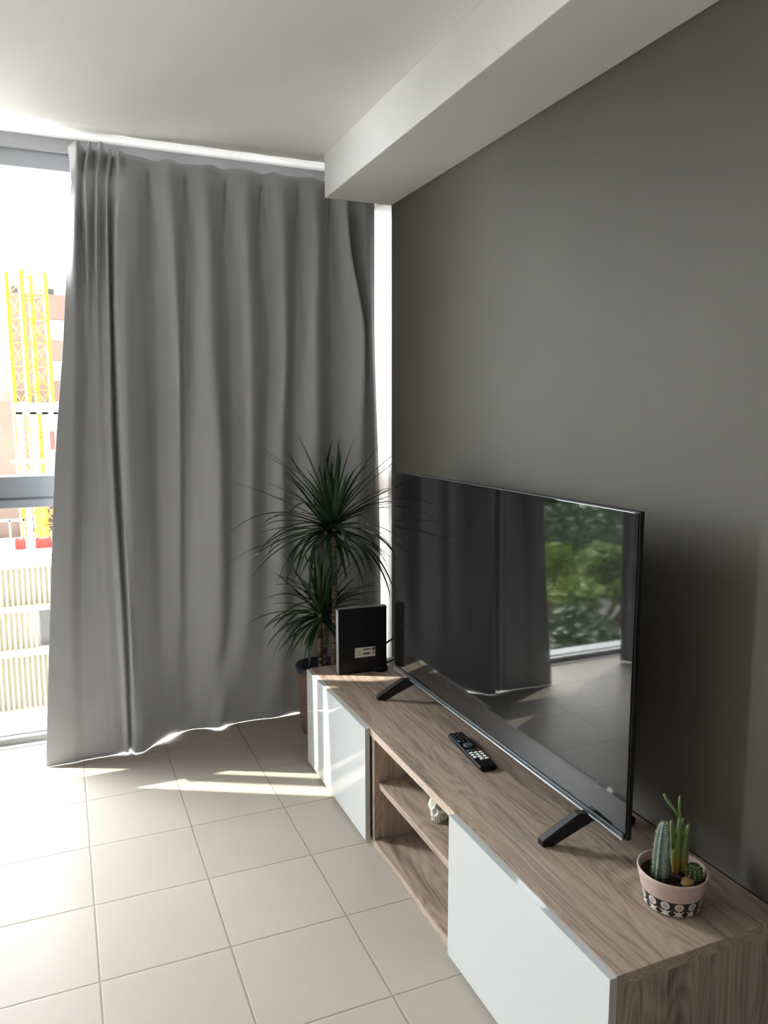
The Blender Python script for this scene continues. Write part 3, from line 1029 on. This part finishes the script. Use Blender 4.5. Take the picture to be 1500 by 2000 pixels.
def tall_cactus():
    bm = bmesh.new()
    X = lambda r_, f_, z: Vector((c2[0]+Rx*r_+0.388*f_, c2[1]+Ry*r_+0.9215*f_, 0.052+z))
    # main stem, swollen triangular below and pencil thin above
    def stem(pts, rads, sides=3):
        tube(bm, pts, rads, n=12)
        # ridges
    stem([X(0, 0, 0.0), X(-0.001, 0, 0.012), X(-0.003, 0, 0.035), X(-0.003, 0, 0.065), X(-0.001, 0, 0.085), X(0.001, 0, 0.105), X(0.002, 0, 0.122), X(0.0, 0, 0.143), X(-0.001, 0, 0.165), X(0.0, 0, 0.180)],
         [0.005, 0.0085, 0.0105, 0.0098, 0.0072, 0.0048, 0.0042, 0.0030, 0.0028, 0.0022])
    stem([X(0.010, 0.0, 0.004), X(0.013, 0, 0.022), X(0.014, 0, 0.045), X(0.014, 0, 0.070), X(0.017, 0, 0.090), X(0.020, 0, 0.108), X(0.022, 0, 0.117)],
         [0.005, 0.0085, 0.0098, 0.0082, 0.0050, 0.0040, 0.0028])
    stem([X(-0.001, 0, 0.132), X(-0.008, 0, 0.146), X(-0.018, 0, 0.160), X(-0.030, 0, 0.176), X(-0.034, 0, 0.184)], [0.0024, 0.0030, 0.0038, 0.0034, 0.0024])
    stem([X(-0.006, 0.0, 0.060), X(-0.011, 0, 0.085), X(-0.014, 0, 0.110), X(-0.016, 0, 0.125)], [0.007, 0.0055, 0.0042, 0.0026])
    stem([X(0.003, -0.002, 0.118), X(0.006, -0.003, 0.126), X(0.0075, -0.003, 0.134)], [0.0035, 0.0038, 0.0026])
    stem([X(0.010, 0.0, 0.070), X(0.009, 0.0, 0.088), X(0.011, 0.0, 0.102)], [0.003, 0.0022, 0.0016])
    return bm
o = link('tall_cactus', tall_cactus(), M['cactus_green'], CP)
o['label'] = 'yellow-green branching cactus with pencil-thin tips'
bm = bmesh.new()
bmesh.ops.create_icosphere(bm, subdivisions=4, radius=1)
c3 = loc2(0.020, -0.030)
for v in bm.verts:
    p = v.co; k = 1+0.15*noise.noise(p*2.5)
    v.co = Vector((c3[0]+p.x*0.014*k, c3[1]+p.y*0.011*k, 0.062+p.z*0.012*k))
o = link('cork_stump', bm, M['cork'], CP, smooth=True); o['label'] = 'corky brown stump'
c4 = loc2(0.043, -0.006)
o = ribbed('round_cactus', (c4[0], c4[1], 0.050), 0.040, 0.0175, 11, 0.2, M['cactus_dark'], parent=CP)
o['label'] = 'small round dark green cactus'

# ------------------------------------------------------------------ dracaena
PX, PY = -0.300, 0.135
DR = empty('potted_dracaena', (PX, PY, 0.0))
tag(DR, 'tall potted dracaena with spiky leaf crowns in the corner behind the stand', 'potted plant')
bm = bmesh.new()
lathe(bm, [(0.0, 0.0), (0.078, 0.0), (0.082, 0.006), (0.090, 0.10), (0.100, 0.27), (0.104, 0.292)], 56)
link('basket', bm, M['basket'], DR)
bm = bmesh.new()
lathe(bm, [(0.1045, 0.288), (0.106, 0.310), (0.103, 0.3125), (0.098, 0.309), (0.094, 0.26), (0.0, 0.258)], 56)
o = link('pot_liner', bm, M['pot_navy'], DR); o['label'] = 'dark blue plastic rim of the inner pot'
bm = bmesh.new()
lathe(bm, [(0.093, 0.2635), (0.05, 0.268), (0.0, 0.270)], 40)
link('soil', bm, M['soil'], DR)
rng = random.Random(11)
def trunk(pts, rads, m=M['bark']):
    bm = bmesh.new()
    P = [Vector(p) for p in pts]
    out, rr = [], []
    N_ = 40
    for i in range(N_+1):
        t = i/N_*(len(P)-1)
        k = min(int(t), len(P)-2); f = t-k
        out.append(P[k].lerp(P[k+1], f))
        rr.append((rads[k]*(1-f)+rads[k+1]*f)*(1+0.10*math.sin(i*2.3)+0.05*rng.uniform(-1, 1)))
    tube(bm, out, rr, n=14)
    return link('trunk', bm, m, DR)
def lp(x, y, z): return (x-PX, y-PY, z)
trunk([lp(-0.247, 0.09, 0.262), lp(-0.240, 0.09, 0.42), lp(-0.236, 0.095, 0.60), lp(-0.236, 0.10, 0.79), lp(-0.234, 0.10, 0.86), lp(-0.232, 0.10, 0.93)], [0.0135, 0.0125, 0.0125, 0.0125, 0.012, 0.010])
trunk([lp(-0.237, 0.10, 0.785), lp(-0.262, 0.10, 0.81), lp(-0.270, 0.10, 0.85), lp(-0.272, 0.10, 0.92)], [0.008, 0.0075, 0.0075, 0.007])
trunk([lp(-0.300, 0.10, 0.262), lp(-0.302, 0.11, 0.38), lp(-0.298, 0.12, 0.55)], [0.0115, 0.011, 0.0095])
trunk([lp(-0.272, 0.125, 0.262), lp(-0.270, 0.13, 0.40), lp(-0.262, 0.135, 0.57)], [0.009, 0.0085, 0.008])
def crown(cx, cy, cz, n, lmin, lmax, seed, ymax=0.215, spread=1.0, droop=1.0):
    rg = random.Random(seed)
    bm = bmesh.new()
    for i in range(n):
        f = (i+0.5)/n
        az = i*2.39996 + rg.uniform(-.3, .3)
        el = math.radians(82 - 118*f**0.95) + rg.uniform(-.24, .24)
        ln = rg.uniform(lmin*0.82, lmax)*(0.84 + 0.22*math.sin(PI*f))
        wd = rg.uniform(0.0080, 0.0125)
        d0 = Vector((math.cos(az)*math.cos(el)*spread, math.sin(az)*math.cos(el)*0.62, math.sin(el)))
        if d0.z < -0.2: d0.z *= 0.6
        d0.normalize()
        g = rg.uniform(0.35, 1.9)*droop*(0.28 + 0.95*f)
        p = Vector((cx, cy, cz + 0.045*(1-f)))
        NS = 11
        d = d0.copy()
        side = d.cross(Vector((0, 0, 1)))
        if side.length < 0.05: side = Vector((1, 0, 0))
        side.normalize()
        prev = None
        bend = rg.uniform(-0.3, 0.3)
        for s in range(NS+1):
            t = s/NS
            w0 = wd*(0.55+0.45*min(1, t*5))*(1-t**2.2)**0.8 + 0.0002
            nr = side.cross(d).normalized()
            if nr.z < 0: nr = -nr
            vs = [bm.verts.new(p - side*w0 + nr*w0*0.35), bm.verts.new(p), bm.verts.new(p + side*w0 + nr*w0*0.35)]
            if prev:
                for q in (0, 1):
                    fc = bm.faces.new((prev[q], prev[q+1], vs[q+1], vs[q]))
                    fc.smooth = True
            prev = vs
            step = ln/NS
            p = p + d*step
            d = (d + Vector((side.x*bend*0.06, side.y*bend*0.04, -g*0.135*(0.35+t)))).normalized()
            # leaves bend away from the curtain and the wall end instead of passing through
            if p.y > ymax - 0.03:
                d.y -= 0.35*(p.y-(ymax-0.03))/0.03
                d.normalize()
            if p.y > ymax: p.y = ymax
            if p.x > -0.045 and p.y < 0.03:
                p.y = max(p.y, 0.03) if p.y > -0.02 else p.y
                p.x = min(p.x, -0.02) if p.y < 0.0 else p.x
            if p.x > 0.10: p.x = 0.10
            side = d.cross(Vector((0, 0, 1)))
            if side.length < 0.05: side = Vector((1, 0, 0))
            side.normalize()
    for v in bm.verts:
        v.co -= Vector((PX, PY, 0))
    return bm
o = link('leaf_crown', crown(-0.236, 0.10, 0.915, 74, 0.36, 0.50, 3), M['dracaena_leaf'], DR)
o = link('leaf_crown', crown(-0.270, 0.10, 0.905, 30, 0.28, 0.40, 9), M['dracaena_leaf'], DR)
o = link('leaf_crown', crown(-0.298, 0.12, 0.515, 56, 0.24, 0.35, 21, ymax=0.22), M['dracaena_leaf'], DR)
o = link('leaf_crown', crown(-0.255, 0.135, 0.53, 40, 0.22, 0.31, 33, ymax=0.225), M['dracaena_leaf'], DR)

# ------------------------------------------------------------------ outside
GZ = -7.0
struct(boxobj('ground', (-60, 60, 2.0, 140, GZ-0.3, GZ), M['ground']))

def part(name, par, boxes, m, bevel=0.0):
    bm = bmesh.new()
    for b in boxes: box(bm, *b)
    return link(name, bm, m, par, bevel=bevel)

# brown block with the tower crane before it
B = empty('apartment_block', (0, 57, GZ))
tag(B, 'pinkish brown apartment block with small pale windows behind the yellow crane', 'building')
part('wall', B, [(-4.10, 9, 0, 14, 0, 16.75)], M['brick_far'])
part('lower_wing', B, [(-9.5, -3.3, -2.0, 6, 0, 9.3)], M['brick_far'])
for i in range(3):
    for k in range(5):
        z = 14.35 - k*2.83
        part('window', B, [(-1.52+i*3.1, -0.62+i*3.1, -0.06, 0.05, z-0.75, z+0.62)], M['far_window'])
part('roof_tank', B, [(-3.9, -3.3, 1, 2, 16.7, 17.35)], M['far_dark'])
part('roof_tank', B, [(-1.9, -1.1, 1, 2, 16.7, 17.3)], M['far_dark'])
B = empty('pale_tower', (-9, 66, GZ))
tag(B, 'bleached pale tower at the left edge, behind the brown block', 'building')
part('wall', B, [(-7, 4.6, 0, 12, 0, 17.5)], M['pale_far'])
part('parapet', B, [(-7.1, 4.7, -0.15, 12, 17.5, 18.0)], M['far_white'])

CR = empty('tower_crane', (-2.62, 50, GZ))
CR.rotation_euler = (0, math.radians(-0.5), math.radians(33))
tag(CR, 'yellow lattice mast of a tower crane rising behind the white pergola', 'crane')
s = 0.78
cn = [(-s, -s), (s, -s), (s, s), (-s, s)]
zb0, zt0, nbay = 0.0, 17.0, 12
for (x, y) in cn:
    part('mast_chord', CR, [(x-0.12, x+0.12, y-0.12, y+0.12, zb0, zt0)], M['crane_yellow'])
bm = bmesh.new()
for k in range(nbay):
    z0 = zb0+(zt0-zb0)*k/nbay; z1 = zb0+(zt0-zb0)*(k+1)/nbay
    for i in range(4):
        a, b_ = cn[i], cn[(i+1) % 4]
        tube(bm, [(a[0], a[1], z0), (b_[0], b_[1], z1)], 0.03, n=6)
        tube(bm, [(b_[0], b_[1], z0), (a[0], a[1], z1)], 0.03, n=6)
        tube(bm, [(a[0], a[1], z0), (b_[0], b_[1], z0)], 0.03, n=6)
link('lattice_bracing', bm, M['crane_orange'], CR)
bm = bmesh.new()
tube(bm, [(-0.2, -0.2, 9.4), (-0.2, -0.2, 17.0)], 0.03, n=6)
link('ladder_cable', bm, M['far_dark'], CR)

PG = empty('pergola', (-2.2, 30, GZ))
tag(PG, 'white concrete pergola frame on a terrace, in front of the crane', 'pergola')
part('beam', PG, [(-0.64, 3.5, 0, 1.2, 8.42, 8.86)], M['far_white'])
part('beam', PG, [(-0.90, 3.5, -0.12, 0.02, 6.52, 6.66)], M['far_white'])
for x in (-0.62, -0.12, 0.30, 0.72, 1.20, 1.7):
    part('post', PG, [(x, x+0.24, 0, 0.25, 5.4, 8.5)], M['far_white'])
part('deck', PG, [(-3.6, 3.5, 0, 3.0, 5.15, 5.6)], M['far_white'])
part('column', PG, [(-0.25, -0.07, -5.5, -5.3, 4.0, 6.6)], M['far_white'])
RBx = empty('site_hoist', (-1.55, 33.5, GZ))
tag(RBx, 'red and grey site hoist seen between the pergola posts', 'hoist')
part('cage', RBx, [(-0.30, 0.10, 0, 0.6, 6.9, 7.6)], M['far_red'])
part('cage', RBx, [(0.45, 0.80, 0, 0.6, 6.9, 7.35)], M['far_red'])
part('mast', RBx, [(-0.15, 0.05, 0.1, 0.3, 0.0, 8.9), (0.5, 0.7, 0.1, 0.3, 0.0, 8.9)], M['far_dark'])

CR2 = empty('crane_base', (-2.45, 36, GZ))
tag(CR2, 'orange steel crane base section below the pergola deck', 'crane')
part('chord', CR2, [(0.0, 0.22, 0, 0.2, 0, 5.2), (-0.42, -0.30, 0, 0.2, 0, 5.2)], M['crane_orange'])
bm = bmesh.new()
for k in range(6):
    tube(bm, [(-0.36, 0.1, k*0.85), (0.1, 0.1, (k+1)*0.85)], 0.035, n=6)
link('bracing', bm, M['crane_orange'], CR2)
PL = tag(boxobj('site_platform', (-6.0, 2.0, 23.4, 27.0, GZ, GZ+4.0), M['brick_far']), 'brownish site platform carrying the red barriers behind the slatted building', 'platform')
for (x0, x1, lb) in ((-2.80, -2.50, 'red plastic barrier left of the white column, behind the slatted building'), (-2.20, -1.72, 'red plastic barrier right of the white column, below the orange crane base')):
    o = part('barrier', None, [(x0, x1, 24.0, 24.12, GZ+4.04, GZ+4.42), (x0+0.03, x0+0.08, 23.96, 24.16, GZ+4.0, GZ+4.48), (x1-0.08, x1-0.03, 23.96, 24.16, GZ+4.0, GZ+4.48)], M['far_red'])
    tag(o, lb, 'barrier')
bm = bmesh.new()
for q in ((-3.35, -3.29, 4.0, 5.0), (-2.98, -2.92, 4.0, 5.0), (-2.56, -2.51, 4.0, 5.05)):
    box(bm, q[0], q[1], 24.5, 24.55, GZ+q[2], GZ+q[3])
box(bm, -3.35, -2.51, 24.5, 24.55, GZ+4.95, GZ+5.03)
tag(link('railing', bm, M['far_white']), 'thin white railing frame standing on the brownish site platform', 'railing')

# slatted facade
SF = empty('slatted_building', (-2.4, 17, GZ))
tag(SF, 'low building with pale yellow vertical slats on three tiers and white edges', 'building')
part('wall', SF, [(-5, 4, 0.25, 1.0, 0, 4.9)], M['slat_white'])
for z0, z1 in ((4.78, 5.10), (3.72, 3.84), (2.62, 2.76), (1.02, 1.25)):
    part('ledge', SF, [(-5, 4, -0.12, 0.5 if z1 < 5 else 0.7, z0, z1)], M['far_white'])
rows_ = ((3.84, 4.78), (2.76, 3.72), (1.25, 2.62))
for r, (z0, z1) in enumerate(rows_):
    bm = bmesh.new()
    x = -4.9
    while x < 3.9:
        if not (r == 1 and 0.38 < x < 0.75):
            box(bm, x, x+0.055, 0.0, 0.10, z0, z1)
        x += 0.118
    link('slat_row', bm, M['slat_yellow'], SF)
part('opening', SF, [(0.42, 0.66, 0.15, 0.3, 2.80, 3.66)], M['far_dark'])
o = part('barrier', None, [(-2.30, -1.5, 15.9, 16.1, GZ+0.55, GZ+0.85), (-2.25, -2.15, 15.85, 16.15, GZ, GZ+0.9), (-1.65, -1.55, 15.85, 16.15, GZ, GZ+0.9)], M['far_red'])
tag(o, 'red plastic barrier on the ground before the slatted building', 'barrier')
rng = random.Random(5)
bm = bmesh.new()
for k in range(160):
    x, y = rng.uniform(-4.5, 0.5), rng.uniform(11.0, 15.6)
    s = rng.uniform(0.05, 0.16)
    n0 = len(bm.verts)
    bmesh.ops.create_icosphere(bm, subdivisions=1, radius=s, matrix=Matrix.Translation((x, y, GZ+s*0.3)) @ Matrix.Rotation(rng.uniform(0, 3), 4, 'Z') @ Matrix.Diagonal((1.4, 1, 0.5, 1)))
tag(link('rubble', bm, M['far_dark']), 'loose grey rubble scattered on the pale ground outside', 'rubble', kind='stuff')

# trees to the left of the window
def crown_mesh(name, n, seed, blobs, leaf):
    rg = random.Random(seed)
    bm = bmesh.new()
    for i in range(n):
        bx_, by_, bz_, br = rg.choice(blobs)
        d = Vector((rg.gauss(0, 1), rg.gauss(0, 1), rg.gauss(0, 1))).normalized()
        p = Vector((bx_, by_, bz_)) + Vector((d.x*br, d.y*br, d.z*br*0.7))*(rg.random()**0.35)
        a = Vector((rg.gauss(0, 1), rg.gauss(0, 1), rg.gauss(0, 0.5))).normalized()
        b_ = a.cross(Vector((rg.gauss(0, 1), rg.gauss(0, 1), rg.gauss(0, 1)))).normalized()
        s1, s2 = leaf*rg.uniform(.7, 1.3), leaf*0.45*rg.uniform(.7, 1.3)
        vs = [bm.verts.new(p+a*s1), bm.verts.new(p+b_*s2), bm.verts.new(p-a*s1), bm.verts.new(p-b_*s2)]
        bm.faces.new(vs)
    return bm
def tree(label, loc, blobs, n, seed, m, h, leaf=0.10):
    t = empty('tree', loc)
    tag(t, label, 'tree', 'trees outside to the left')
    link('foliage', crown_mesh('foliage', n, seed, blobs, leaf), m, t)
    bm = bmesh.new()
    tube(bm, [(0, 0, 0), (0.1, 0.05, h*0.4), (0.0, 0.1, h*0.75), (0.1, 0.0, h)], [0.22, 0.16, 0.12, 0.05], n=10)
    for bx_, by_, bz_, br in blobs[::2]:
        tube(bm, [(0.02, 0.08, min(h*0.6, bz_*0.7)), (bx_*0.6, by_*0.6, bz_*0.9), (bx_, by_, bz_)], [0.07, 0.05, 0.02], n=6)
    link('trunk', bm, M['bark'], t)
    return t
def blobs(seed, R, z0, z1, n, br):
    rg = random.Random(seed)
    return [(rg.uniform(-R, R), rg.uniform(-R, R), rg.uniform(z0, z1), rg.uniform(br*0.7, br*1.2)) for _ in range(n)]
tree('tall dark green tree outside, filling the middle of the screen reflection', (-12.9, 16.2, GZ), blobs(1, 2.9, 3.2, 8.0, 44, 1.15), 34000, 1, M['tree_a'], 7.5, 0.13)
tree('dark green tree with a low top outside, at the right of the screen reflection', (-18.4, 14.6, GZ), blobs(2, 1.4, 2.5, 5.6, 20, 0.9), 14000, 2, M['tree_a'], 5.0, 0.12)
tree('light yellow-green tree outside, standing before the tall dark tree', (-9.6, 10.4, GZ), blobs(4, 2.0, 4.3, 5.4, 26, 0.5), 15000, 4, M['tree_b'], 4.8, 0.09)
tree('low bushy dark tree outside, nearest the window beneath the light green one', (-6.5, 6.2, GZ), blobs(5, 1.7, 2.6, 5.0, 44, 0.7), 32000, 5, M['tree_a'], 4.0, 0.09)

B = empty('white_house', (-20.5, 24, GZ))
tag(B, 'white house behind the trees on the left, seen in the screen reflection', 'building')
part('wall', B, [(-4.5, 3.6, 0, 6, 0, 9.6)], M['far_white'])
part('roof_edge', B, [(-4.7, 3.8, -0.2, 6, 9.6, 9.8)], M['far_dark'])
for k in range(3):
    part('window', B, [(-3.6+k*2.4, -2.5+k*2.4, -0.05, 0.05, 6.2, 7.6)], M['far_window'])
